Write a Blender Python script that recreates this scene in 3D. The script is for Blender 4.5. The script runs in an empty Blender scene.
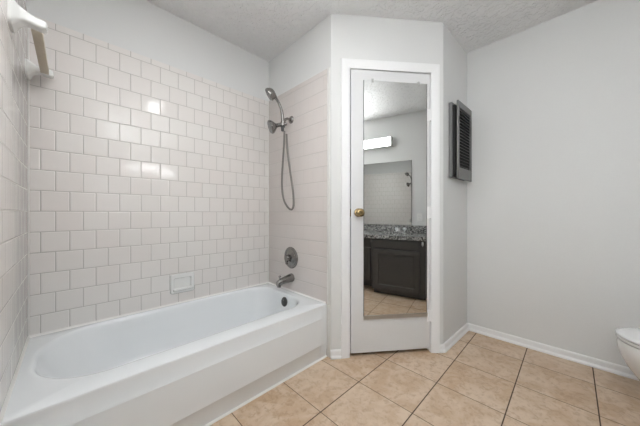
import bpy, bmesh, math, random
from mathutils import Vector, Matrix
random.seed(7)
C = bpy.context.scene.collection
PI = math.pi
# ------------------------------------------------------------------ camera, light, exposure
CAM_H = 1.027
FOC = 250.0                                # focal length in pixels of the 640 px wide frame
YAW = math.radians(44.8)
cd = bpy.data.cameras.new('camera')
cd.sensor_width = 36.0
cd.lens = 36.0 * FOC / 640.0
cd.clip_start = 0.01
cam = bpy.data.objects.new('camera', cd)
C.objects.link(cam)
cam.location = (0, 0, CAM_H)
cam.rotation_euler = (PI / 2, 0, -YAW)
bpy.context.scene.camera = cam

world = bpy.data.worlds.new('world')
bpy.context.scene.world = world
world.use_nodes = True
world.node_tree.nodes['Background'].inputs[0].default_value = (0.9, 0.95, 1, 1)
world.node_tree.nodes['Background'].inputs[1].default_value = 0.02

vs = bpy.context.scene.view_settings
vs.view_transform = 'Standard'
vs.look = 'None'
vs.gamma = 1
vs.use_curve_mapping = False
vs.exposure = 0.45
BAR_STRENGTH = 13.0                        # vanity light bar
DOME_STRENGTH = 15.0                        # ceiling light behind the photographer

# added fill lamp behind the camera, turned up to bounce off the ceiling
fl = bpy.data.lights.new('bounce_fill', 'AREA')
fl.shape = 'DISK'; fl.size = 0.30
fl.energy = 25.5
fl.spread = math.radians(90)
fl.color = (0.96, 0.985, 1.0)
flo = bpy.data.objects.new('bounce_fill', fl)
C.objects.link(flo)
flo.location = (-0.03, -0.17, 1.06)
flo.rotation_euler = (math.radians(180 - 10), math.radians(3), 0)

# ------------------------------------------------------------------ node helpers
def new_mat(name):
    m = bpy.data.materials.new(name)
    m.use_nodes = True
    return m, m.node_tree, m.node_tree.nodes['Principled BSDF']

def plain(name, col, rough=0.5, metal=0.0, bump=0.0, bscale=60.0, var=0.0, coat=0.0):
    m, nt, b = new_mat(name)
    b.inputs['Base Color'].default_value = (*col, 1)
    b.inputs['Roughness'].default_value = rough
    b.inputs['Metallic'].default_value = metal
    if coat:
        b.inputs['Coat Weight'].default_value = coat
        b.inputs['Coat Roughness'].default_value = 0.05
    tc = nt.nodes.new('ShaderNodeTexCoord')
    nz = nt.nodes.new('ShaderNodeTexNoise')
    nz.inputs['Scale'].default_value = bscale
    nz.inputs['Detail'].default_value = 4
    nt.links.new(tc.outputs['Object'], nz.inputs['Vector'])
    if bump:
        bp = nt.nodes.new('ShaderNodeBump')
        bp.inputs['Strength'].default_value = bump
        bp.inputs['Distance'].default_value = 0.004
        nt.links.new(nz.outputs['Fac'], bp.inputs['Height'])
        nt.links.new(bp.outputs['Normal'], b.inputs['Normal'])
    mx = nt.nodes.new('ShaderNodeMix')
    mx.data_type = 'RGBA'
    v = var if var else 0.02
    mx.inputs['A'].default_value = (*[c * (1 - v) for c in col], 1)
    mx.inputs['B'].default_value = (*[min(1, c * (1 + v)) for c in col], 1)
    nt.links.new(nz.outputs['Fac'], mx.inputs['Factor'])
    nt.links.new(mx.outputs['Result'], b.inputs['Base Color'])
    return m

class NT:
    def __init__(s, nt): s.nt = nt
    def val(s, sock, v):
        if isinstance(v, (int, float)): sock.default_value = v
        else: s.nt.links.new(v, sock)
    def math(s, op, a, b=0.0, c=None):
        n = s.nt.nodes.new('ShaderNodeMath'); n.operation = op
        s.val(n.inputs[0], a); s.val(n.inputs[1], b)
        if c is not None: s.val(n.inputs[2], c)
        return n.outputs[0]
    def pos(s):
        g = s.nt.nodes.new('ShaderNodeNewGeometry')
        x = s.nt.nodes.new('ShaderNodeSeparateXYZ')
        s.nt.links.new(g.outputs['Position'], x.inputs[0])
        return g, x.outputs
    def xyz(s, x, y, z):
        n = s.nt.nodes.new('ShaderNodeCombineXYZ')
        s.val(n.inputs[0], x); s.val(n.inputs[1], y); s.val(n.inputs[2], z)
        return n.outputs[0]
    def white(s, vec):
        n = s.nt.nodes.new('ShaderNodeTexWhiteNoise'); n.noise_dimensions = '3D'
        s.nt.links.new(vec, n.inputs['Vector'])
        return n.outputs['Value'], n.outputs['Color']
    def noise(s, vec, scale, detail=4, rough=0.5, dist=0.0):
        n = s.nt.nodes.new('ShaderNodeTexNoise')
        n.inputs['Scale'].default_value = scale; n.inputs['Detail'].default_value = detail
        n.inputs['Roughness'].default_value = rough; n.inputs['Distortion'].default_value = dist
        s.nt.links.new(vec, n.inputs['Vector'])
        return n.outputs['Fac']
    def mix(s, fac, a, b):
        n = s.nt.nodes.new('ShaderNodeMix'); n.data_type = 'RGBA'
        s.val(n.inputs['Factor'], fac)
        for k, v in (('A', a), ('B', b)):
            if isinstance(v, tuple): n.inputs[k].default_value = (*v, 1)
            else: s.nt.links.new(v, n.inputs[k])
        return n.outputs['Result']
    def ramp(s, fac, lo, hi):
        n = s.nt.nodes.new('ShaderNodeMapRange')
        n.interpolation_type = 'SMOOTHSTEP'
        s.val(n.inputs['Value'], fac); n.inputs['From Min'].default_value = lo; n.inputs['From Max'].default_value = hi
        return n.outputs['Result']

def wall_tile(name, axis, z0, u0, pitch=0.1098, butt=1.0, grout=(0.47, 0.44, 0.41), ca=(0.835, 0.808, 0.778), cb=(0.825, 0.775, 0.745)):
    """glazed square wall tile in running bond; axis 0: the wall runs along X, 1: along Y"""
    m, nt, b = new_mat(name)
    N = NT(nt)
    g, p = N.pos()
    zz = N.math('DIVIDE', N.math('SUBTRACT', p[2], z0), pitch)
    row = N.math('FLOOR', zz)
    fz = N.math('FRACT', zz)
    odd = N.math('FLOORED_MODULO', row, 2.0)
    uu = N.math('ADD', N.math('DIVIDE', N.math('SUBTRACT', p[axis], u0), pitch), N.math('MULTIPLY', odd, 0.5))
    col = N.math('FLOOR', uu)
    fu = N.math('FRACT', uu)
    dz = N.math('MINIMUM', fz, N.math('SUBTRACT', 1.0, fz))
    du = N.math('MULTIPLY', N.math('MINIMUM', fu, N.math('SUBTRACT', 1.0, fu)), butt)
    d = N.math('MINIMUM', dz, du)
    body = N.ramp(d, 0.006, 0.017)
    rnd, rcol = N.white(N.xyz(col, row, float(axis)))
    big = N.noise(g.outputs['Position'], 1.6, 2)
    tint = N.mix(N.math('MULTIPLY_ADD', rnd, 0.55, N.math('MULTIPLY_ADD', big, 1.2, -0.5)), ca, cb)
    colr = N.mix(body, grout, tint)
    nt.links.new(colr, b.inputs['Base Color'])
    rg = N.math('MULTIPLY_ADD', body, -0.47, 0.6)
    nt.links.new(rg, b.inputs['Roughness'])
    # each tile sits at a slightly different tilt, plus a pillowed edge and wavy glaze
    sub = nt.nodes.new('ShaderNodeVectorMath'); sub.operation = 'SUBTRACT'
    nt.links.new(rcol, sub.inputs[0]); sub.inputs[1].default_value = (0.5, 0.5, 0.5)
    sc = nt.nodes.new('ShaderNodeVectorMath'); sc.operation = 'SCALE'
    nt.links.new(sub.outputs[0], sc.inputs[0]); sc.inputs['Scale'].default_value = 0.030
    ad = nt.nodes.new('ShaderNodeVectorMath'); ad.operation = 'ADD'
    nt.links.new(g.outputs['Normal'], ad.inputs[0]); nt.links.new(sc.outputs[0], ad.inputs[1])
    nm = nt.nodes.new('ShaderNodeVectorMath'); nm.operation = 'NORMALIZE'
    nt.links.new(ad.outputs[0], nm.inputs[0])
    bp = nt.nodes.new('ShaderNodeBump')
    bp.inputs['Strength'].default_value = 0.5; bp.inputs['Distance'].default_value = 0.003
    wav = N.noise(g.outputs['Position'], 14.0, 2)
    hgt = N.math('MULTIPLY_ADD', wav, 0.35, N.ramp(d, 0.004, 0.05))
    nt.links.new(hgt, bp.inputs['Height'])
    nt.links.new(nm.outputs[0], bp.inputs['Normal'])
    nt.links.new(bp.outputs['Normal'], b.inputs['Normal'])
    return m

def floor_tile(name):
    m, nt, b = new_mat(name)
    N = NT(nt)
    g, p = N.pos()
    pu, pv = 0.328, 0.337
    uu = N.math('DIVIDE', N.math('SUBTRACT', p[0], 1.239), pu)
    vv = N.math('DIVIDE', N.math('SUBTRACT', p[1], 0.239), pv)
    cu, cv = N.math('FLOOR', uu), N.math('FLOOR', vv)
    fu, fv = N.math('FRACT', uu), N.math('FRACT', vv)
    du = N.math('MULTIPLY', N.math('MINIMUM', fu, N.math('SUBTRACT', 1.0, fu)), pu)
    dv = N.math('MULTIPLY', N.math('MINIMUM', fv, N.math('SUBTRACT', 1.0, fv)), pv)
    mu = N.ramp(du, 0.0008, 0.0026)
    mv = N.ramp(dv, 0.0016, 0.0038)
    body = N.math('MULTIPLY', mu, mv)
    rnd, rc = N.white(N.xyz(cu, cv, 3.0))
    off = nt.nodes.new('ShaderNodeVectorMath'); off.operation = 'SCALE'
    nt.links.new(rc, off.inputs[0]); off.inputs['Scale'].default_value = 9.0
    ad = nt.nodes.new('ShaderNodeVectorMath'); ad.operation = 'ADD'
    nt.links.new(g.outputs['Position'], ad.inputs[0]); nt.links.new(off.outputs[0], ad.inputs[1])
    n1 = N.noise(ad.outputs[0], 7.0, 5, 0.6, 0.6)
    n2 = N.noise(ad.outputs[0], 34.0, 5, 0.65, 0.4)
    c1 = N.mix(N.ramp(n1, 0.34, 0.66), FT_DARK, FT_LITE)
    c2 = N.mix(N.math('MULTIPLY', N.ramp(n2, 0.46, 0.68), 0.50), c1, FT_SPOT)
    c3 = N.mix(N.math('MULTIPLY', rnd, 0.25), c2, FT_LITE)
    c4 = N.mix(body, (0.085, 0.052, 0.032), c3)
    nt.links.new(c4, b.inputs['Base Color'])
    nt.links.new(N.math('MULTIPLY_ADD', body, -0.45, 0.85), b.inputs['Roughness'])
    bp = nt.nodes.new('ShaderNodeBump')
    bp.inputs['Strength'].default_value = 0.5; bp.inputs['Distance'].default_value = 0.002
    nt.links.new(N.math('MULTIPLY_ADD', n2, 0.12, body), bp.inputs['Height'])
    nt.links.new(bp.outputs['Normal'], b.inputs['Normal'])
    return m
FT_LITE = (0.665, 0.525, 0.395)
FT_DARK = (0.540, 0.375, 0.240)
FT_SPOT = (0.360, 0.215, 0.120)

def ceiling_mat():
    m, nt, b = new_mat('knockdown_ceiling')
    N = NT(nt)
    g, p = N.pos()
    n1 = N.noise(g.outputs['Position'], 24.0, 5, 0.55, 0.8)
    n2 = N.noise(g.outputs['Position'], 90.0, 3)
    h = N.math('MULTIPLY_ADD', n2, 0.25, N.ramp(n1, 0.42, 0.58))
    bp = nt.nodes.new('ShaderNodeBump')
    bp.inputs['Strength'].default_value = 0.8; bp.inputs['Distance'].default_value = 0.008
    nt.links.new(h, bp.inputs['Height'])
    nt.links.new(bp.outputs['Normal'], b.inputs['Normal'])
    b.inputs['Base Color'].default_value = (0.90, 0.90, 0.90, 1)
    b.inputs['Roughness'].default_value = 0.9
    return m

def granite_mat():
    m, nt, b = new_mat('speckled_granite')
    N = NT(nt)
    g, p = N.pos()
    n1 = N.noise(g.outputs['Position'], 70.0, 4, 0.6)
    n2 = N.noise(g.outputs['Position'], 160.0, 3, 0.7)
    c = N.mix(N.ramp(n1, 0.44, 0.56), (0.03, 0.03, 0.03), (0.46, 0.46, 0.45))
    c = N.mix(N.math('MULTIPLY', N.ramp(n2, 0.55, 0.66), 0.8), c, (0.62, 0.61, 0.59))
    nt.links.new(c, b.inputs['Base Color'])
    b.inputs['Roughness'].default_value = 0.18
    return m

def emit_mat(name, col, strength):
    m, nt, b = new_mat(name)
    b.inputs['Base Color'].default_value = (0.9, 0.9, 0.9, 1)
    b.inputs['Emission Color'].default_value = (*col, 1)
    b.inputs['Emission Strength'].default_value = strength
    return m

M = dict(
    wall=plain('painted_wall', (0.745, 0.745, 0.735), 0.62, 0, 0.10, 120),
    white=plain('white_trim_paint', (0.88, 0.88, 0.88), 0.38),
    door=plain('white_door_paint', (0.73, 0.73, 0.73), 0.35),
    ceil=ceiling_mat(),
    floor=floor_tile('beige_floor_tile'),
    tile_x=wall_tile('wall_tile_back', 0, 0.487, -0.063 + 0.0),
    tile_y=wall_tile('wall_tile_side', 1, 0.487, 1.985),
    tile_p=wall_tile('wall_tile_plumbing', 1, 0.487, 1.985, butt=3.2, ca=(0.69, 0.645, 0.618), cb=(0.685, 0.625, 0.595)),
    porcelain=plain('white_porcelain', (0.80, 0.80, 0.80), 0.12, 0, 0, 8, 0.01, 0.5),
    enamel=plain('tub_enamel', (0.835, 0.86, 0.875), 0.16, 0, 0, 5, 0.012, 0.4),
    ceramic=plain('white_ceramic', (0.85, 0.85, 0.83), 0.15, 0, 0, 12, 0.02, 0.4),
    caulk=plain('white_caulk', (0.78, 0.77, 0.74), 0.5),
    beige=plain('aged_plastic_bar', (0.60, 0.53, 0.42), 0.45, 0, 0.05, 40, 0.12),
    nickel=plain('brushed_nickel', (0.26, 0.25, 0.24), 0.22, 1, 0.02, 90, 0.06),
    chrome=plain('chrome', (0.80, 0.80, 0.80), 0.08, 1),
    dark_nickel=plain('dark_nickel', (0.10, 0.10, 0.10), 0.35, 0.8),
    nozzle=plain('shower_nozzle_face', (0.17, 0.17, 0.17), 0.35, 0.5, 0.3, 300, 0.3),
    hose=plain('metal_hose', (0.22, 0.205, 0.19), 0.36, 1, 0.4, 400, 0.15),
    brass=plain('antique_brass', (0.34, 0.245, 0.12), 0.20, 1, 0.02, 60, 0.10),
    steel=plain('galvanised_grey', (0.19, 0.19, 0.19), 0.42, 0.45, 0.03, 160, 0.06),
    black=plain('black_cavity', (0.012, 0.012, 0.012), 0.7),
    alu=plain('aluminium_channel', (0.55, 0.55, 0.54), 0.3, 0.9),
    cabinet=plain('charcoal_cabinet_paint', (0.058, 0.055, 0.052), 0.42, 0, 0.03, 80, 0.05),
    granite=granite_mat(),
    acrylic=plain('clear_acrylic', (0.80, 0.82, 0.84), 0.08),
    plate=plain('white_plastic', (0.86, 0.85, 0.83), 0.4),
    hinge=plain('painted_hinge', (0.50, 0.50, 0.49), 0.4, 0.3),
    lamp=emit_mat('lit_diffuser', (0.98, 0.985, 1.0), BAR_STRENGTH),
    dome=emit_mat('lit_ceiling_dome', (0.98, 0.985, 1.0), DOME_STRENGTH),
)
def mirror_mat():
    m, nt, b = new_mat('mirror_glass')
    b.inputs['Base Color'].default_value = (0.74, 0.75, 0.74, 1)
    b.inputs['Metallic'].default_value = 1
    b.inputs['Roughness'].default_value = 0.0
    return m
M['mirror'] = mirror_mat()

# ------------------------------------------------------------------ mesh helpers
def obj(name, bm, mat, parent=None, smooth=None, normals=True):
    if normals: bmesh.ops.recalc_face_normals(bm, faces=bm.faces[:])
    me = bpy.data.meshes.new(name)
    bm.to_mesh(me); bm.free()
    me.materials.append(mat)
    if smooth is not None:
        for f in me.polygons: f.use_smooth = True
        me.set_sharp_from_angle(angle=math.radians(smooth))
    o = bpy.data.objects.new(name, me)
    C.objects.link(o)
    if parent: o.parent = parent
    return o

def thing(name, label, cat, loc=(0, 0, 0), rz=0.0, group=None):
    o = bpy.data.objects.new(name, None)
    o.empty_display_size = 0.05
    C.objects.link(o)
    o.location = loc; o.rotation_euler = (0, 0, rz)
    o['label'] = label; o['category'] = cat
    if group: o['group'] = group
    return o

def struct(name, bm, mat, parent=None, smooth=None):
    o = obj(name, bm, mat, parent, smooth)
    if not parent: o['kind'] = 'structure'
    return o

def box(bm, x0, x1, y0, y1, z0, z1, bev=0.0, seg=2, mtx=None):
    vs_ = [bm.verts.new((x, y, z)) for x in (x0, x1) for y in (y0, y1) for z in (z0, z1)]
    F = [(0, 1, 3, 2), (4, 6, 7, 5), (0, 4, 5, 1), (2, 3, 7, 6), (0, 2, 6, 4), (1, 5, 7, 3)]
    fs = [bm.faces.new([vs_[i] for i in f]) for f in F]
    out = vs_
    if bev:
        es = list({e for f in fs for e in f.edges})
        r = bmesh.ops.bevel(bm, geom=es, offset=bev, segments=seg, profile=0.5, affect='EDGES')
        out = list({v for f in r['faces'] for v in f.verts} | {v for v in vs_ if v.is_valid})
    if mtx is not None:
        for v in out: v.co = mtx @ v.co
    return out

def prism(bm, pts, z0, z1):
    """vertical prism from a plan polygon"""
    lo = [bm.verts.new((x, y, z0)) for x, y in pts]
    hi = [bm.verts.new((x, y, z1)) for x, y in pts]
    n = len(pts)
    bm.faces.new(lo[::-1]); bm.faces.new(hi)
    for i in range(n):
        bm.faces.new((lo[i], lo[(i + 1) % n], hi[(i + 1) % n], hi[i]))

def sweep(bm, prof, p0, p1, side, up=Vector((0, 0, 1))):
    """extrude profile (a along side, b along up) from p0 to p1"""
    p0, p1, side = Vector(p0), Vector(p1), Vector(side)
    A = [bm.verts.new(p0 + side * a + up * b) for a, b in prof]
    B = [bm.verts.new(p1 + side * a + up * b) for a, b in prof]
    n = len(prof)
    bm.faces.new(A); bm.faces.new(B[::-1])
    for i in range(n):
        bm.faces.new((A[i], B[i], B[(i + 1) % n], A[(i + 1) % n]))

def frame(z):
    z = Vector(z).normalized()
    x = z.cross(Vector((0, 0, 1)))
    if x.length < 1e-3: x = Vector((1, 0, 0))
    x.normalize()
    return Matrix((x, z.cross(x), z)).transposed()

def lathe(bm, prof, origin=(0, 0, 0), axis=(0, 0, 1), seg=32):
    """prof: list of (radius, distance along axis)"""
    R = frame(axis); o = Vector(origin)
    rings = []
    for r, h in prof:
        if r < 1e-6: rings.append([bm.verts.new(o + R @ Vector((0, 0, h)))])
        else: rings.append([bm.verts.new(o + R @ Vector((r * math.cos(2 * PI * i / seg), r * math.sin(2 * PI * i / seg), h))) for i in range(seg)])
    for a, b in zip(rings, rings[1:]):
        for i in range(seg):
            j = (i + 1) % seg
            if len(a) == 1 and len(b) == 1: continue
            if len(a) == 1: bm.faces.new((a[0], b[i], b[j]))
            elif len(b) == 1: bm.faces.new((a[i], a[j], b[0]))
            else: bm.faces.new((a[i], a[j], b[j], b[i]))
    if len(rings[0]) > 1: bm.faces.new(rings[0][::-1])
    if len(rings[-1]) > 1: bm.faces.new(rings[-1])

def spline(pts, n=8):
    P = [Vector(p) for p in pts]
    P = [2 * P[0] - P[1]] + P + [2 * P[-1] - P[-2]]
    out = []
    for i in range(1, len(P) - 2):
        for k in range(n):
            t = k / n
            a, b, c, d = P[i - 1], P[i], P[i + 1], P[i + 2]
            out.append(0.5 * ((2 * b) + (c - a) * t + (2 * a - 5 * b + 4 * c - d) * t * t + (3 * b - a - 3 * c + d) * t ** 3))
    out.append(P[-2])
    return out

def tube(bm, pts, rad, seg=12, sub=8, cap=True):
    path = spline(pts, sub) if sub else [Vector(p) for p in pts]
    n = len(path)
    rs = rad if isinstance(rad, (list, tuple)) else [rad, rad]
    rings = []; nrm = None
    for i, p in enumerate(path):
        t = (path[min(i + 1, n - 1)] - path[max(i - 1, 0)]).normalized()
        if nrm is None:
            nrm = t.cross(Vector((0.13, 0.31, 0.94)))
            nrm.normalize()
        nrm = (nrm - t * nrm.dot(t)).normalized()
        b = t.cross(nrm)
        f = i / (n - 1) * (len(rs) - 1); k = min(int(f), len(rs) - 2)
        r = rs[k] + (rs[k + 1] - rs[k]) * (f - k)
        rings.append([bm.verts.new(p + (nrm * math.cos(2 * PI * j / seg) + b * math.sin(2 * PI * j / seg)) * r) for j in range(seg)])
    for a, b in zip(rings, rings[1:]):
        for i in range(seg): bm.faces.new((a[i], a[(i + 1) % seg], b[(i + 1) % seg], b[i]))
    if cap:
        bm.faces.new(rings[0][::-1]); bm.faces.new(rings[-1])

def loft(bm, loops, cap0=False, cap1=False):
    L = [[bm.verts.new(p) for p in lp] for lp in loops]
    n = len(L[0])
    for a, b in zip(L, L[1:]):
        for i in range(n): bm.faces.new((a[i], a[(i + 1) % n], b[(i + 1) % n], b[i]))
    if cap0: bm.faces.new(L[0][::-1])
    if cap1: bm.faces.new(L[-1])
    return L

NB = bmesh.new

# ------------------------------------------------------------------ plan of the room
CEIL = 2.438
UL, UA, UR = -0.170, 1.304, 2.480          # left wall, plumbing wall of the tub, right wall
VB, VF = 1.993, -0.940                     # wall behind tub, wall behind the photographer
Bc = Vector((1.304, 1.202)); Dc = Vector((1.955, 0.672)); Ec = Vector((UR, 0.652))
TD = (Dc - Bc).normalized()                # along the door wall
DOOR_RZ = math.atan2(TD.y, TD.x)
LEN_D = (Dc - Bc).length
T = 0.10                                   # wall thickness
TS = 0.008                                 # wall tile build-up
TILE_TOP = 2.062
TUB_F = 1.235

# floor
bm = NB(); box(bm, UL - T, UR + T, VF - T, VB + T, -0.10, 0.0)
struct('floor', bm, M['floor'])
# ceiling: main level, and a shallow drop over the tub and over the nook by the right wall
bm = NB(); box(bm, UL - T, UR + T, VF - T, VB + T, CEIL + 0.0025, CEIL + 0.10)
ceil = struct('ceiling', bm, M['ceil'])
bm = NB(); prism(bm, [(UL, 1.25), (1.30, 1.25), (1.31, VB + .05), (UL, VB + .05)], CEIL, CEIL + 0.004)
obj('dropped_panel', bm, M['ceil'], ceil)
bm = NB(); prism(bm, [(2.078, 0.70), (2.078, VF), (UR, VF), (UR, 0.70)], CEIL - 0.0005, CEIL + 0.004)
obj('dropped_panel', bm, M['ceil'], ceil)
# walls
bm = NB(); box(bm, UL - T, UL, VF - T, VB + T, 0, CEIL + .05)
wl = struct('wall_left', bm, M['wall'])
bm = NB(); box(bm, UL, UA + T, VB, VB + T, 0, CEIL + .05)
wb = struct('wall_back', bm, M['wall'])
bm = NB(); prism(bm, [(UA, VB), (UA, Bc.y), (UA + .02, Bc.y + .03), (UA + T, Bc.y + .1), (UA + T, VB)], 0, CEIL + .05)
wp = struct('wall_plumbing', bm, M['wall'])
bm = NB(); box(bm, UL, UR + T, VF - T, VF, 0, CEIL + .05)
struct('wall_front', bm, M['wall'])
bm = NB(); box(bm, UR, UR + T, VF, Ec.y + 0.1, 0, CEIL + .05)
struct('wall_right', bm, M['wall'])
bm = NB(); prism(bm, [(Dc.x, Dc.y), (Ec.x, Ec.y), (Ec.x, Ec.y + T), (Dc.x + .05, Dc.y + T)], 0, CEIL + .05)
struct('wall_nook', bm, M['wall'])
# angled door wall in its own frame: x along the wall, y into the wall
O0, O1, OTOP = 0.134, 0.741, 2.056
dw = bpy.data.objects.new('wall_door', None)
bm = NB()
box(bm, 0, O0, 0, T, 0, CEIL + .05)
box(bm, O1, LEN_D, 0, T, 0, CEIL + .05)
box(bm, O0, O1, 0, T, OTOP, CEIL + .05)
dwall = struct('wall_door', bm, M['wall'])
bpy.data.objects.remove(dw)
dwall.location = (Bc.x, Bc.y, 0); dwall.rotation_euler = (0, 0, DOOR_RZ)

# wall tile
bm = NB(); box(bm, UL + TS, UA - TS, VB - TS, VB, 0.02, TILE_TOP, 0.004)
obj('tile_cladding', bm, M['tile_x'], wb, 40)
bm = NB(); box(bm, UL, UL + TS, 1.195, VB - TS, 0, TILE_TOP, 0.004)
obj('tile_cladding', bm, M['tile_y'], wl, 40)
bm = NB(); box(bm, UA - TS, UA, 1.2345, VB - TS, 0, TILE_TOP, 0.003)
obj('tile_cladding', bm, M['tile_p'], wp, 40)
bm = NB(); box(bm, UA - TS - .001, UA, 1.207, 1.2355, 0.37, TILE_TOP + .004, 0.006, 3)
box(bm, UA - TS, UA, 1.2045, 1.2355, 0.0, 0.371, 0.003, 2)
t2 = obj('bullnose_edge', bm, M['caulk'], wp, 40)
t2['label'] = 'white bullnose edge trim'
for x, y in ((UL + TS + .003, VB - TS - .003), (UA - TS - .003, VB - TS - .003)):
    bm = NB(); box(bm, x - .004, x + .004, y - .004, y + .004, .394, TILE_TOP - .002, .003, 2)
    obj('corner_caulk', bm, M['caulk'], wb, 40)

# door casing (x along wall, y toward the room is negative)
def casing():
    bm = NB()
    w, d = 0.064, 0.018
    pr = [(0, 0), (0, .010), (.006, .012), (w * .55, .016), (w - .012, d), (w - .003, d), (w, d - .004), (w, 0)]
    def leg(x, sx, z0, z1):
        A = [bm.verts.new((x + sx * a, -b, z0)) for a, b in pr]
        B = [bm.verts.new((x + sx * a, -b, z1 + a)) for a, b in pr]
        n = len(pr)
        bm.faces.new(A)
        for i in range(n): bm.faces.new((A[i], B[i], B[(i + 1) % n], A[(i + 1) % n]))
    leg(O0, -1, 0, OTOP); leg(O1, 1, 0, OTOP)
    A = [bm.verts.new((O0 - a, -b, OTOP + a)) for a, b in pr]
    B = [bm.verts.new((O1 + a, -b, OTOP + a)) for a, b in pr]
    n = len(pr)
    for i in range(n): bm.faces.new((A[i], B[i], B[(i + 1) % n], A[(i + 1) % n]))
    # jamb lining and stop, inside the opening
    return bm
cs = struct('trim_1', casing(), M['white'], None, 30)
cs.location = dwall.location; cs.rotation_euler = dwall.rotation_euler
bm = NB()
box(bm, O0 + .0005, O0 + .002, .002, T - .002, 0, OTOP - .001)
box(bm, O1 - .002, O1 - .0005, .002, T - .002, 0, OTOP - .001)
box(bm, O0 + .002, O1 - .002, .002, T - .002, OTOP - .003, OTOP - .001)
box(bm, O0 + .002, O0 + .014, .052, .080, 0, OTOP - .003)
box(bm, O1 - .014, O1 - .002, .052, .080, 0, OTOP - .003)
box(bm, O0 + .014, O1 - .014, .052, .080, OTOP - .016, OTOP - .003)
obj('jamb', bm, M['white'], cs)
bm = NB()  # black strips added to paint the shade inside the door gap
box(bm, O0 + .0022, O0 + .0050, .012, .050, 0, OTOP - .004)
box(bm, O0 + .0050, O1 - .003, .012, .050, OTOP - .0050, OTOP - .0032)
o = obj('gap_shade_strip', bm, M['black'], cs); o['label'] = 'black strip standing in for shade in the door gap'
# added black board standing in for the darkness beyond the door gaps
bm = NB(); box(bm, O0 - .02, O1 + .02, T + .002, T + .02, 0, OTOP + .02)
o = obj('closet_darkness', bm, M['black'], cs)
o.name = 'closet_dark_board'

# baseboards with a small shoe
BP = [(0, 0), (.020, 0), (.020, .010), (.014, .020), (.012, .022), (.012, .050), (.008, .058), (0, .058)]
def base(name, p0, p1, side):
    bm = NB(); sweep(bm, BP, (p0[0], p0[1], 0), (p1[0], p1[1], 0), (side[0], side[1], 0))
    return struct(name, bm, M['white'], None, 20)
nD = (TD.y, -TD.x)                          # out of the door wall, to the room
def onD(s): return (Bc.x + TD.x * s, Bc.y + TD.y * s)
base('baseboard_corner', onD(-0.004), onD(O0 - .064), nD)
base('baseboard_door', onD(O1 + .064), onD(LEN_D + .0055), nD)
base('baseboard_nook', (Dc.x - .004, Dc.y), (Ec.x, Ec.y), (-0.037, -1))
base('baseboard_right', (UR, Ec.y), (UR, VF), (-1, 0))
base('baseboard_front', (1.70, VF), (UR, VF), (0, 1))

# ------------------------------------------------------------------ bathtub
tub = thing('bathtub', 'long white alcove bathtub with a plain panelled apron', 'bathtub', (0, 0, 0))
TZ = 0.380
tx0, tx1, ty0, ty1 = UL + TS + .001, UA - TS - .001, TUB_F, VB - TS - .001
ox0, ox1, oy0, oy1 = -0.118, 1.222, 1.350, 1.957
cx, cy = 0.55, 1.655
def rect_loop(ins, z, n=160):
    x0, x1, y0, y1 = tx0 + ins, tx1 - ins, ty0 + ins, ty1 - ins
    out = []
    for a in angs:
        dx, dy = math.cos(a), math.sin(a)
        t = min((x1 - cx) / dx if dx > 1e-9 else (x0 - cx) / dx if dx < -1e-9 else 1e9,
                (y1 - cy) / dy if dy > 1e-9 else (y0 - cy) / dy if dy < -1e-9 else 1e9)
        out.append((cx + dx * t, cy + dy * t, z))
    return out
angs = sorted({2 * PI * i / 176 for i in range(176)} | {math.atan2(y - cy, x - cx) % (2 * PI) for x in (tx0, tx1) for y in (ty0, ty1)})
def inside(x, y, X0, X1, Y0, Y1, rl, rr):
    if not (X0 <= x <= X1 and Y0 <= y <= Y1): return False
    r = rr if x > cx else rl
    r = min(r, (Y1 - Y0) / 2)
    qx = max(X0 + r - x, x - (X1 - r), 0); 
    if x > cx: qx = max(x - (X1 - r), 0)
    else: qx = max(X0 + r - x, 0)
    qy = max(Y0 + r - y, y - (Y1 - r), 0)
    if qx > 0 and qy > 0: return (qx / r) ** 2 + (qy / r) ** 2 <= 1
    return True
def basin_loop(il, ir, iy, z, rl=.26, rr=.17):
    X0, X1, Y0, Y1 = ox0 + il, ox1 - ir, oy0 + iy, oy1 - iy
    out = []
    for a in angs:
        dx, dy = math.cos(a), math.sin(a)
        lo, hi = 0.0, 2.0
        for _ in range(40):
            m_ = (lo + hi) / 2
            if inside(cx + dx * m_, cy + dy * m_, X0, X1, Y0, Y1, rl, rr): lo = m_
            else: hi = m_
        out.append((cx + dx * lo, cy + dy * lo, z))
    return out
bm = NB()
loops = [rect_loop(0, TZ - .008), rect_loop(0.0006, TZ - .004), rect_loop(.002, TZ - .0015), rect_loop(.006, TZ),
         basin_loop(-.010, -.010, -.010, TZ, .26, .17), basin_loop(-.002, -.002, -.002, TZ - .001),
         basin_loop(.004, .003, .004, TZ - .006), basin_loop(.009, .006, .008, TZ - .018),
         basin_loop(.022, .012, .018, TZ - .06), basin_loop(.070, .028, .035, TZ - .16),
         basin_loop(.120, .042, .055, TZ - .24, .24, .16), basin_loop(.150, .055, .072, TZ - .275, .22, .15),
         basin_loop(.185, .080, .100, TZ - .292, .2, .14), basin_loop(.24, .13, .15, TZ - .300, .15, .12),
         basin_loop(.50, .50, .24, TZ - .301, .04, .04)]
loft(bm, loops, False, True)
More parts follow.
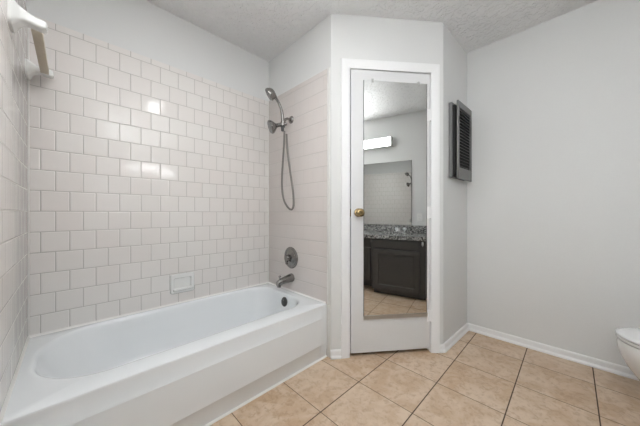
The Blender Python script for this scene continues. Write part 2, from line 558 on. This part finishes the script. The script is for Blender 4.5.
# apron with a shallow recessed panel, one grid of quads
us = [tx0, tx0 + .040, tx0 + .046, 1.238, 1.244, tx1]
zs = [0.0, .099, .104, .289, .2945, TZ - .008]
G = {}
for i, u in enumerate(us):
    for k, z in enumerate(zs):
        inn = 2 <= i <= 3 and 2 <= k <= 3
        zq = z
        G[i, k] = bm.verts.new((u, ty0 + (-.0055 if inn else 0) + (.006 if k == 0 else 0), z))
for i in range(5):
    for k in range(5): bm.faces.new((G[i, k], G[i + 1, k], G[i + 1, k + 1], G[i, k + 1]))
bmesh.ops.remove_doubles(bm, verts=bm.verts[:], dist=1e-5)
obj('tub_shell', bm, M['enamel'], tub, 35)
bm = NB()
sweep(bm, [(0, 0), (.009, 0), (.007, .004), (.004, .008), (0, .009)], (tx0, ty0 + .006, 0), (tx1, ty0 + .006, 0), (0, -1, 0))
o = obj('caulk_bead', bm, M['caulk'], tub, 40)
for p0, p1, sd_ in (((tx0, ty1, TZ), (tx1, ty1, TZ), (0, -1, 0)), ((tx0, ty0 + .01, TZ), (tx0, ty1, TZ), (1, 0, 0)), ((tx1, ty0 + .01, TZ), (tx1, ty1, TZ), (-1, 0, 0))):
    bm = NB(); sweep(bm, [(-.0008, 0), (.008, 0), (.0055, .002), (.002, .006), (-.0008, .010)], p0, p1, sd_)
    obj('caulk_bead', bm, M['caulk'], tub, 40)
# overflow plate on the steep end, and drain in the bottom
bm = NB()
oc = Vector((1.2075, 1.617, 0.318)); oa = Vector((-1, 0, .16))
lathe(bm, [(.036, 0), (.037, .004), (.034, .008), (.020, .011), (0, .012)], oc, oa, 32)
o = obj('overflow_plate', bm, M['dark_nickel'], tub, 40); o['label'] = 'dark round overflow plate'
bm = NB(); lathe(bm, [(.006, 0), (.006, .003), (0, .004)], oc + oa.normalized() * .0115 + Vector((0, 0, .012)), oa, 16)
obj('screw', bm, M['nickel'], o, 40)
bm = NB(); lathe(bm, [(.036, 0), (.036, .003), (.030, .004), (.027, .0025), (.02, .004), (0, .006)], (0.98, 1.655, TZ - .301), (0, 0, 1), 32)
obj('drain', bm, M['nickel'], tub, 40)

# ------------------------------------------------------------------ soap dish on the back wall
YB = VB - TS                                # tile face of the wall behind the tub
sd = thing('soap_dish', 'white ceramic soap dish set into the tile above the tub', 'soap dish', (0.567, YB, 0.524))
bm = NB()
hw, hh = .078, .068
def rr(x0, x1, z0, z1, r, y, n=5):
    out = []
    for (ax, az, a0) in ((x1 - r, z1 - r, 0), (x0 + r, z1 - r, 90), (x0 + r, z0 + r, 180), (x1 - r, z0 + r, 270)):
        for k in range(n + 1):
            a = math.radians(a0 + 90 * k / n)
            out.append((ax + r * math.cos(a), y, az + r * math.sin(a)))
    return out
loops = [rr(-hw, hw, -hh, hh, .012, 0), rr(-hw, hw, -hh, hh, .012, -.012), rr(-hw + .004, hw - .004, -hh + .004, hh - .004, .010, -.018),
         rr(-hw + .018, hw - .018, -hh + .030, hh - .026, .010, -.018), rr(-hw + .022, hw - .022, -hh + .034, hh - .030, .009, -.013),
         rr(-hw + .026, hw - .026, -hh + .036, hh - .032, .008, -.002)]
loft(bm, loops, True, True)
obj('dish_body', bm, M['ceramic'], sd, 40)
bm = NB()
prof = [(0, 0), (.022, .003), (.028, .007), (.030, .013), (.027, .015), (.023, .011), (.0, .008)]
sweep(bm, prof, (-hw + .014, -.016, -hh + .020), (hw - .014, -.016, -hh + .020), (0, -1, 0))
bmesh.ops.bevel(bm, geom=bm.edges[:], offset=.0015, segments=2, affect='EDGES')
obj('tray_lip', bm, M['ceramic'], sd, 40)

# ------------------------------------------------------------------ towel bar on the left wall
XL = UL + TS
tb = thing('towel_bar', 'ceramic towel bar with beige square rod high on the left tile wall', 'towel bar', (XL, 1.70, 1.752))
def bracket(y, kt=1.0):
    bm = NB()
    L = []
    for x, w, zl, zh, zc in ((0, .048, -.042, .056, 0), (.008, .049, -.043, .057, 0), (.014, .045, -.038, .052, 0), (.022, .034, -.022, .042, 0),
                         (.036, .027, -.012, .033, 0), (.052, .024, -.011, .025, 0), (.066, .023, -.014, .021, 0), (.084, .023, -.015, .019, 0), (.092, .020, -.013, .016, 0), (.095, .014, -.009, .010, 0)):
        zh = zh * kt if x < .05 else zh
        r = min(w, (zh - zl) / 2) * .45
        lp = rr(-w, w, zl, zh, r, 0, 5)
        L.append([(x, y + px, pz) for px, _, pz in lp])
    loft(bm, L, True, True)
    return bm
obj('bracket', bracket(-.244), M['ceramic'], tb, 40)
obj('bracket', bracket(.225, .62), M['ceramic'], tb, 40)
bm = NB(); box(bm, .049, .079, -.222, .202, -.012, .016, .002, 2)
o = obj('rod', bm, M['beige'], tb, 40); o['label'] = 'beige square plastic rod'

# ------------------------------------------------------------------ shower set on the plumbing wall
XP = UA - TS                                # tile face
SU, CU = math.cos(YAW), math.sin(YAW)
sh = thing('shower_set', 'brushed nickel dual shower head with hand shower and looped hose', 'shower', (XP, 1.640, 1.800))
def L3(u, v, z): return (u - XP, v - 1.640, z - 1.800)
bm = NB(); lathe(bm, [(.030, 0), (.031, .004), (.026, .012), (.016, .018), (.012, .020)], (0, 0, 0), (-1, 0, 0), 32)
obj('wall_flange', bm, M['nickel'], sh, 40)
bm = NB(); tube(bm, [(-.015, 0, 0), (-.05, 0, -.004), (-.078, 0, -.030), (-.090, 0, -.052)], .0105, 14)
obj('shower_arm', bm, M['nickel'], sh, 40)
bm = NB()
lathe(bm, [(.012, 0), (.019, .003), (.020, .03), (.017, .042), (.012, .045)], L3(1.211, 1.640, 1.766), (-.25, 0, -1), 24)
lathe(bm, [(.011, 0), (.013, .01), (.011, .035)], L3(1.212, 1.640, 1.742), (-.9, .35, -.25), 20)
lathe(bm, [(.010, 0), (.012, .012), (.010, .03)], L3(1.21, 1.640, 1.742), (.6, -.6, .1), 20)
obj('diverter', bm, M['nickel'], sh, 40)
bm = NB()
ax = Vector((-.82, .36, -.34)).normalized()
c0 = Vector(L3(1.168, 1.654, 1.728))
tube(bm, [L3(1.200, 1.642, 1.738), L3(1.185, 1.648, 1.734), L3(1.166, 1.655, 1.727)], [.015, .015, .016], 14)
lathe(bm, [(.014, 0), (.017, .010), (.022, .018), (.036, .030), (.048, .044), (.053, .054), (.053, .064), (.050, .067)], c0, ax, 36)
fh = obj('fixed_head', bm, M['nickel'], sh, 40)
bm = NB(); lathe(bm, [(.049, 0), (.048, .003), (.030, .002), (.012, .005), (0, .006)], c0 + ax * .066, ax, 36)
obj('spray_face', bm, M['nozzle'], fh, 40)
# hand shower standing up in its holder
bm = NB()
h0 = Vector(L3(1.205, 1.640, 1.745))
hp = [L3(1.203, 1.640, 1.720), L3(1.206, 1.640, 1.770), L3(1.198, 1.641, 1.840), L3(1.172, 1.644, 1.900), L3(1.140, 1.647, 1.938)]
tube(bm, hp, [.009, .0125, .011, .010, .013], 14)
ah = Vector((-.66, .46, -.50)).normalized()
ch = Vector(L3(1.108, 1.652, 1.962))
lathe(bm, [(.012, -.026), (.028, -.020), (.042, -.004), (.049, .014), (.049, .026), (.045, .029)], ch, ah, 36)
tube(bm, [L3(1.142, 1.647, 1.936), L3(1.124, 1.649, 1.956), L3(1.112, 1.650, 1.968)], [.014, .019, .020], 14)
hs = obj('hand_shower', bm, M['nickel'], sh, 40)
bm = NB(); lathe(bm, [(.0445, 0), (.043, .003), (.02, .002), (0, .004)], ch + ah * .028, ah, 36)
obj('spray_face', bm, M['nozzle'], hs, 40)
bm = NB()
lathe(bm, [(.017, -.018), (.019, -.014), (.019, .014), (.016, .018)], L3(1.206, 1.640, 1.735), (.02, 0, 1), 20)
lathe(bm, [(.010, 0), (.012, .004), (.012, .026), (.008, .032)], L3(1.203, 1.640, 1.716), (.05, 0, -1), 20)
o = obj('holder', bm, M['dark_nickel'], sh, 40); o['label'] = 'black plastic holder'
def hosept(px, py, u=1.21, dv=0.0):
    r = (px - 320) / FOC
    d = u / (r * SU + CU)
    return L3(u, -r * d * CU + d * SU, CAM_H + (213 - py) / FOC * d)
bm = NB()
hpts = [hosept(*p) for p in ((284.5, 131, 1.205), (284.0, 145, 1.205), (282.6, 165, 1.205), (281.9, 185, 1.207), (283.6, 199, 1.21), (288.0, 207.5, 1.215),
                             (292.0, 209.3, 1.22), (293.6, 203, 1.225), (292.8, 190, 1.228), (290.2, 172, 1.228), (288.0, 155, 1.225), (286.8, 141, 1.218), (286.6, 134, 1.212))]
tube(bm, hpts, .0080, 12, 6)
obj('hose', bm, M['hose'], sh, 50)

# valve trim
vt = thing('shower_valve', 'round nickel shower valve plate on the tile wall above the spout', 'faucet valve', (XP, 1.645, 0.656))
bm = NB(); lathe(bm, [(.088, 0), (.089, .004), (.084, .009), (.076, .011), (.070, .008), (.060, .010), (.050, .017), (.034, .022), (.030, .023)], (0, 0, 0), (-1, 0, 0), 48)
obj('escutcheon', bm, M['nickel'], vt, 30)
bm = NB()
lathe(bm, [(.026, 0), (.028, .006), (.027, .026), (.022, .034), (0, .036)], (-.022, 0, 0), (-1, 0, 0), 32)
box(bm, -.056, -.040, -.009, .009, -.050, .004, .005, 3)
obj('handle', bm, M['nickel'], vt, 40)
for s in (-1, 1):
    bm = NB(); lathe(bm, [(.005, 0), (.005, .002), (0, .003)], (-.009, s * .052, s * -.026), (-1, 0, 0), 12)
    obj('screw', bm, M['chrome'], vt, 40)

# tub spout
sp = thing('tub_spout', 'nickel tub spout with diverter pull below the valve', 'spout', (XP, 1.634, 0.492))
bm = NB()
L = []
for x, zc, ry, rz in ((0, 0, .033, .034), (.006, 0, .035, .036), (.03, -.001, .033, .033), (.07, -.006, .029, .029), (.105, -.012, .026, .027), (.132, -.018, .023, .025), (.148, -.024, .018, .020), (.153, -.026, .008, .010)):
    L.append([(-x, ry * math.cos(2 * PI * i / 28), zc + rz * math.sin(2 * PI * i / 28)) for i in range(28)])
loft(bm, L, True, True)
lathe(bm, [(.016, 0), (.018, .012), (.017, .024), (.012, .024), (.012, .01)], (-.130, 0, -.028), (-.1, 0, -1), 20)
obj('spout_body', bm, M['nickel'], sp, 40)
bm = NB(); lathe(bm, [(.005, 0), (.005, .018), (.010, .020), (.011, .027), (.007, .031), (0, .032)], (-.124, 0, .006), (0, 0, 1), 16)
obj('diverter_pull', bm, M['nickel'], sp, 40)

# ------------------------------------------------------------------ door leaf, knob, hinges (frame of the door wall)
LX0, LX1, LZ0, LZ1 = O0 + .0060, O1 - .0045, .028, OTOP - .0055
LY = .003
AJAR = math.radians(1.2)                    # the leaf stands a finger's width open on its right-hand hinges
RD = Matrix.Rotation(DOOR_RZ + AJAR, 4, 'Z')
HP = Vector((Bc.x, Bc.y, 0)) + Matrix.Rotation(DOOR_RZ, 4, 'Z') @ Vector((LX1, LY, 0))
LEAF = HP - RD @ Vector((LX1, LY, 0))
bm = NB(); box(bm, LX0, LX1, LY, LY + .035, LZ0, LZ1, .0015, 1)
door = struct('door_1', bm, M['door'])
door['label'] = 'white slab door carrying a tall mirror'
door.location = LEAF; door.rotation_euler = (0, 0, DOOR_RZ + AJAR)
kx, kz = .196, 1.029
bm = NB()
lathe(bm, [(.030, 0), (.031, .003), (.027, .007), (.014, .010), (.011, .012), (.011, .026), (.015, .030), (.026, .036), (.030, .046), (.029, .056), (.024, .063), (.015, .066), (.013, .0645), (0, .065)], (kx, LY, kz), (0, -1, 0), 36)
kn = obj('door_knob', bm, M['brass'], door, 30); kn['label'] = 'round antique brass knob'
bm = NB(); box(bm, LX0 - .003, LX0 + .001, LY - .001, LY + .02, kz - .028, kz + .028, .0005, 1)
obj('latch_plate', bm, M['brass'], door)
for z in (1.75, 1.03, .27):
    bm = NB()
    for k in range(3): lathe(bm, [(.0055, 0), (.0055, .027)], (LX1 + .002, LY - .004, z - .042 + .028 * k), (0, 0, 1), 14)
    lathe(bm, [(.0, 0), (.004, .001), (.004, .004), (0, .005)], (LX1 + .002, LY - .004, z + .041), (0, 0, 1), 12)
    box(bm, LX1 - .0225, LX1 + .001, LY - .0015, LY + .001, z - .044, z + .044)
    obj('hinge', bm, M['white'], door, 40)
    bm = NB(); lathe(bm, [(.0045, 0), (.0045, .004), (0, .005)], (LX1 + .002, LY - .004, z - .043), (0, 0, -1), 12)
    obj('hinge_pin', bm, M['hinge'], door, 40)

# door mirror
MX0, MX1, MZ0, MZ1 = .2345, .709, .271, 1.976
mr = thing('door_mirror', 'tall frameless mirror fixed to the white door with small clips', 'mirror', LEAF + RD @ Vector((MX0, 0, MZ0)), DOOR_RZ + AJAR)
MW, MH = MX1 - MX0, MZ1 - MZ0
bm = NB(); box(bm, 0, MW, LY - .0055, LY - .0005, 0, MH, .0008, 1)
obj('mirror_glass', bm, M['mirror'], mr)
bm = NB()
sweep(bm, [(0, -.003), (.0095, -.003), (.0095, .023), (.0072, .023), (.0072, .001), (0, .001)], (-.003, LY - .0003, 0), (MW + .002, LY - .0003, 0), (0, -1, 0))
o = obj('bottom_channel', bm, M['alu'], mr); o['label'] = 'aluminium bottom channel'
for x in (.064, MW - .062):
    bm = NB(); box(bm, x - .008, x + .008, LY - .009, LY - .0056, MH - .012, MH + .012, .001, 1)
    box(bm, x - .008, x + .008, LY - .0056, LY - .0004, MH + .001, MH + .012)
    lathe(bm, [(.004, 0), (.004, .0015), (0, .002)], (x, LY - .009, MH + .006), (0, -1, 0), 12)
    o = obj('clip', bm, M['hinge'], mr, 40)
bm = NB(); box(bm, MW / 2 - .012, MW / 2 + .004, LY - .007, LY - .0056, MH - .008, MH + .002)
bm.free()
bm = NB(); box(bm, -.0022, -.0002, LY - .006, LY - .0004, .012, MH)
obj('edge_strip', bm, M['dark_nickel'], mr)
bm = NB(); box(bm, MW + .0002, MW + .0022, LY - .006, LY - .0004, .012, MH)
obj('edge_strip', bm, M['dark_nickel'], mr)

# ------------------------------------------------------------------ wall heater on the nook wall
rzN = math.atan2(Ec.y - Dc.y, Ec.x - Dc.x)
def nook(u): return Dc.y + (Ec.y - Dc.y) * (u - Dc.x) / (Ec.x - Dc.x)
HU0, HZ0 = 2.055, 1.303
ht = thing('wall_heater', 'grey louvred metal wall heater on the narrow wall beside the door', 'heater', (HU0, nook(HU0), HZ0), rzN)
HW, HH = .325, .572
bm = NB()
for a in ((0, .020, 0, HH), (HW - .020, HW, 0, HH), (.020, HW - .020, 0, .020), (.020, HW - .020, HH - .020, HH)):
    box(bm, a[0], a[1], -.026, -.0005, a[2], a[3], .002, 1)
obj('wall_frame', bm, M['steel'], ht)
bm = NB(); box(bm, .020, HW - .020, -.042, -.001, .020, HH - .020)
o = obj('inner_box', bm, M['black'], ht); o['label'] = 'black inner box'
FY0, FY1 = -.062, -.050
fx0, fx1 = .024, HW + .016
bm = NB()
lm, tm = .034, .075
box(bm, fx0, fx0 + lm, FY0, FY1, -.012, HH + .012, .0025, 2)
box(bm, fx1 - lm, fx1, FY0, FY1, -.012, HH + .012, .0025, 2)
box(bm, fx0 + lm - .001, fx1 - lm + .001, FY0, FY1, -.012, tm, .001, 1)
box(bm, fx0 + lm - .001, fx1 - lm + .001, FY0, FY1, HH + .012 - .050, HH + .012, .001, 1)
fr = obj('front_cover', bm, M['steel'], ht, 30)
bm = NB(); box(bm, fx0 + lm - .004, fx1 - lm + .004, FY1 + .0005, FY1 + .002, tm - .01, HH - .03)
obj('cover_backing', bm, M['black'], ht)
z0, z1 = tm, HH + .012 - .050
nl = 19
for k in range(nl):
    z = z0 + (k + .5) * (z1 - z0) / nl
    R = Matrix.Translation((0, (FY0 + FY1) / 2, z)) @ Matrix.Rotation(math.radians(28), 4, 'X')
    bm = NB(); box(bm, fx0 + lm - .001, fx1 - lm + .001, -.009, .009, -.0008, .0008, mtx=R)
    obj('louvre', bm, M['steel'], ht)

# ------------------------------------------------------------------ vanity side of the room (seen in the door mirror)
GX1 = 1.690
def raised_door(bm, x0, x1, z0, z1, y, th=.020, rail=.055):
    def rl(ix, iz, yy): return [(x0 + ix, yy, z0 + iz), (x1 - ix, yy, z0 + iz), (x1 - ix, yy, z1 - iz), (x0 + ix, yy, z1 - iz)]
    L = [rl(0, 0, y), rl(0, 0, y + th - .003), rl(.003, .003, y + th), rl(rail, rail, y + th), rl(rail + .010, rail + .010, y + th - .009),
         rl(rail + .022, rail + .022, y + th - .009), rl(rail + .046, rail + .046, y + th - .001), rl(rail + .05, rail + .05, y + th - .001)]
    loft(bm, L, True, True)
def cabinet(name_label, x0, x1, yf, doors, toe, rail=.055):
    c = thing('vanity_cabinet', name_label, 'cabinet', (x0, VF, 0))
    w = x1 - x0; d = yf - VF
    bm = NB()
    box(bm, 0, .018, .001, d, toe, .703)
    box(bm, w - .018, w, .001, d, toe, .703)
    box(bm, .018, w - .018, d - .02, d, toe, .703)
    box(bm, .018, w - .018, .001, .010, toe, .703)
    box(bm, .018, w - .018, .010, d - .02, toe, toe + .018)
    box(bm, .01, w - .01, .001, d - (.06 if toe < .1 else .22), 0, toe - .0005)
    obj('cabinet_body', bm, M['cabinet'], c)
    for (a, b) in doors:
        bm = NB(); raised_door(bm, a - x0, b - x0, toe + .012, .575, d)
        dr = obj('cabinet_door', bm, M['cabinet'], c, 25)
    bm = NB(); lathe(bm, [(.0055, 0), (.0055, .052)], (w - .030, d + .006, .640), (0, 0, 1), 12)
    box(bm, w - .040, w - .020, d + .0002, d + .004, .642, .690, .001, 1)
    obj('hinge', bm, M['chrome'], c, 40)
    for (a, b) in doors:
        bm = NB(); box(bm, a - x0, b - x0, d + .0002, d + .016, .592, .690, .003, 2)
        obj('drawer_front', bm, M['cabinet'], c)
    return c
cabinet('charcoal sink cabinet with one wide raised panel door, seen in the door mirror', 1.040, 1.682, -.365, [(1.072, 1.620)], .062)
cabinet('charcoal set-back cabinet left of the sink cabinet, seen at the mirror edge', UL + .003, 1.036, -.43, [(UL + .03, .38), (.42, 1.005)], .145)

ct = thing('countertop', 'grey speckled granite vanity top with backsplash, reflected in the mirror', 'countertop', (UL, VF, .705))
cw = GX1 - UL; cdp = -.335 - VF
SX, SY, SRX, SRY = 1.29 - UL, .285, .215, .165
bm = NB()
n = 64
inner, outer = [], []
for i in range(n):
    a = 2 * PI * (i + .5) / n
    dx, dy = math.cos(a), math.sin(a)
    inner.append((SX + SRX * dx, SY + SRY * dy))
    x0_, x1_, y0_, y1_ = .74, cw, .001, cdp
    t = min((x1_ - SX) / dx if dx > 0 else (x0_ - SX) / dx, (y1_ - SY) / dy if dy > 0 else (y0_ - SY) / dy)
    outer.append((SX + dx * t, SY + dy * t))
# snap nearest rays to the four corners
for c_ in ((.74, .001), (cw, .001), (cw, cdp), (.74, cdp)):
    k = min(range(n), key=lambda i: (outer[i][0] - c_[0]) ** 2 + (outer[i][1] - c_[1]) ** 2)
    outer[k] = c_
zt, zb_ = .045, 0.0
loft(bm, [[(x, y, zb_) for x, y in inner], [(x, y, zb_) for x, y in outer], [(x, y, zt) for x, y in outer], [(x, y, zt) for x, y in inner], [(x, y, zb_) for x, y in inner]])
box(bm, .003, .74, .001, cdp, 0, .045)
obj('granite_slab', bm, M['granite'], ct)
bm = NB(); box(bm, .003, cw - .05, .001, .021, .0455, .148, .002, 1)
obj('backsplash', bm, M['granite'], ct)
sk = thing('sink', 'white oval basin sunk into the granite top under the clear taps', 'sink', (1.29, VF + SY, .704))
bm = NB()
L = []
for s, z in ((1.06, .0), (1.06, -.006), (1.0, -.004), (.97, -.01), (.90, -.03), (.78, -.085), (.5, -.118), (.1, -.124)):
    L.append([(SRX * .99 * s * math.cos(2 * PI * i / 48), SRY * .99 * s * math.sin(2 * PI * i / 48), z) for i in range(48)])
loft(bm, L, False, True)
obj('basin', bm, M['porcelain'], sk, 50)
bm = NB(); lathe(bm, [(.02, 0), (.02, .002), (0, .003)], (0, 0, -.1235), (0, 0, 1), 20)
obj('drain', bm, M['chrome'], sk, 40)
fc = thing('sink_faucet', 'chrome sink faucet with two clear knobs by the backsplash', 'faucet', (1.285, VF + .085, .7505))
bm = NB(); box(bm, -.085, .085, -.025, .025, 0, .018, .006, 2)
tube(bm, [(0, 0, .015), (0, .012, .042), (0, .05, .052), (0, .10, .044), (0, .112, .03)], [.016, .015, .013, .011, .010], 14)
obj('faucet_body', bm, M['chrome'], fc, 40)
for s in (-1, 1):
    bm = NB(); lathe(bm, [(.010, 0), (.012, .010), (.022, .020), (.026, .034), (.024, .048), (.016, .056), (0, .058)], (s * .055, 0, .017), (0, 0, 1), 8)
    obj('tap_knob', bm, M['acrylic'], fc)

WA = math.radians(-3.1)                     # the glass stands proud of the wall at its left end
WW = .98
wm = thing('wall_mirror', 'frameless mirror on the wall above the granite backsplash', 'mirror', (1.418 - WW * math.cos(WA), VF + .002 - WW * math.sin(WA), .858), WA)
bm = NB(); box(bm, 0, WW, .0, .006, 0, .912, .001, 1)
obj('mirror_glass', bm, M['mirror'], wm)
bm = NB(); box(bm, WW + .0005, WW + .003, .0, .007, 0, .912)
obj('edge_strip', bm, M['dark_nickel'], wm)
bm = NB(); prism(bm, [(0.0, -.0002), (WW, -.0002), (WW, -.001), (.0, -.0005 + WW * math.tan(WA))], .002, .910)
obj('backing', bm, M['plate'], wm)
bm = NB(); box(bm, WW - .022, WW - .004, .0062, .009, .035, .080, .001, 1)
obj('clip', bm, M['hinge'], wm)

vl = thing('vanity_light', 'long lit white vanity light bar above the wall mirror', 'light', (0.20, VF, 1.990))
VLW = .955
bm = NB(); box(bm, 0, VLW, .001, .022, -.002, .142, .003, 2)
obj('back_plate', bm, M['plate'], vl)
bm = NB(); box(bm, .012, VLW - .012, .060, .075, .010, .130, .004, 2)
obj('diffuser', bm, M['lamp'], vl, 40)
for x in (.001, VLW - .0115):
    bm = NB(); box(bm, x, x + .0105, .0222, .078, .002, .138, .002, 1)
    obj('end_cap', bm, M['alu'], vl)
for z in (.001, .131):
    bm = NB(); box(bm, .0118, VLW - .0118, .0222, .078, z, z + .008, .001, 1)
    obj('housing_rail', bm, M['alu'], vl)
bm = NB(); lathe(bm, [(.008, 0), (.008, .006), (.005, .010), (0, .011)], (VLW - .07, .0752, .09), (0, 1, 0), 14)
obj('finial', bm, M['nickel'], vl, 40)

wo = thing('wall_outlet', 'white electrical outlet plate beside the wall mirror above the counter', 'outlet', (1.525, VF, .965))
bm = NB(); box(bm, -.036, .036, .001, .007, -.058, .058, .003, 2)
obj('cover_plate', bm, M['plate'], wo, 40)
for z in (-.020, .020):
    bm = NB(); box(bm, -.017, .017, .0072, .009, z - .014, z + .014, .001, 1)
    rc = obj('receptacle', bm, M['plate'], wo)
    bm = NB(); box(bm, -.008, -.006, .0091, .0094, z - .005, z + .005); box(bm, .006, .008, .0091, .0094, z - .004, z + .004)
    obj('slot', bm, M['black'], rc)

# ceiling light over the photographer
cl = thing('ceiling_light', 'small round white ceiling light in front of the tub, just above the view', 'light', (.55, 1.04, CEIL + .0025))
bm = NB(); lathe(bm, [(.115, 0), (.118, .010), (.116, .030), (.108, .036), (.104, .034), (.104, .026), (.0, .026)], (0, 0, -.0005), (0, 0, -1), 40)
obj('lamp_ring', bm, M['plate'], cl, 40)
bm = NB(); lathe(bm, [(.102, 0), (.102, .005), (.090, .007), (0, .008)], (0, 0, -.0268), (0, 0, -1), 40)
obj('lamp_lens', bm, M['dome'], cl, 60)

# ------------------------------------------------------------------ toilet
TU = 2.098
to = thing('toilet', 'white toilet with closed lid beside the right wall', 'toilet', (TU, VF + .034, 0))
to.scale = (1, 1, .90)
def egg(cy_, a, bf, bb, z, n=48, cxx=0.0, sq=2.0):
    out = []
    for i in range(n):
        t = 2 * PI * i / n
        c, s = math.cos(t), math.sin(t)
        e = 2 / sq
        x = a * math.copysign(abs(c) ** e, c)
        y = (bf if s > 0 else bb) * math.copysign(abs(s) ** e, s)
        out.append((cxx + x, cy_ + y, z))
    return out
TIP = .740
bm = NB()
L = [egg(.36, .122, .275, .22, 0.0), egg(.36, .122, .275, .22, .012), egg(.36, .116, .262, .21, .05), egg(.37, .115, .262, .20, .12), egg(.38, .127, .282, .20, .18),
     egg(.41, .152, .288, .21, .24), egg(.43, .174, .292, .22, .30), egg(.44, .185, .293, .24, .345), egg(.44, .188, .295, .245, .375), egg(.44, .186, .293, .243, .392), egg(.44, .170, .275, .23, .396)]
loft(bm, L, True, True)
box(bm, -.12, .12, .03, .26, .20, .392, .02, 3)
obj('bowl', bm, M['porcelain'], to, 50)
bm = NB()
L = [egg(.44, .176, .284, .22, .3965), egg(.44, .188, .296, .225, .399), egg(.44, .191, .299, .228, .406), egg(.44, .188, .296, .225, .413), egg(.44, .176, .285, .215, .4135)]
loft(bm, L, True, True)
obj('seat', bm, M['porcelain'], to, 50)
bm = NB()
L = [egg(.44, .180, .288, .22, .4150), egg(.44, .191, .299, .225, .4185), egg(.44, .193, .301, .228, .424), egg(.44, .188, .297, .225, .431), egg(.44, .170, .28, .21, .4355), egg(.44, .10, .18, .13, .4385)]
loft(bm, L, True, True)
obj('lid', bm, M['porcelain'], to, 50)
bm = NB()
box(bm, -.215, .215, -.008, .195, .392, .74, .025, 4)
tk = obj('tank', bm, M['porcelain'], to, 40)
bm = NB(); box(bm, -.222, .222, -.014, .203, .7405, .772, .012, 3)
obj('tank_lid', bm, M['porcelain'], to, 40)
bm = NB(); lathe(bm, [(.010, 0), (.012, .008), (.010, .014)], (-.15, .196, .68), (0, 1, 0), 16)
box(bm, -.155, -.085, .208, .216, .674, .686, .003, 2)
obj('flush_handle', bm, M['chrome'], tk, 40)
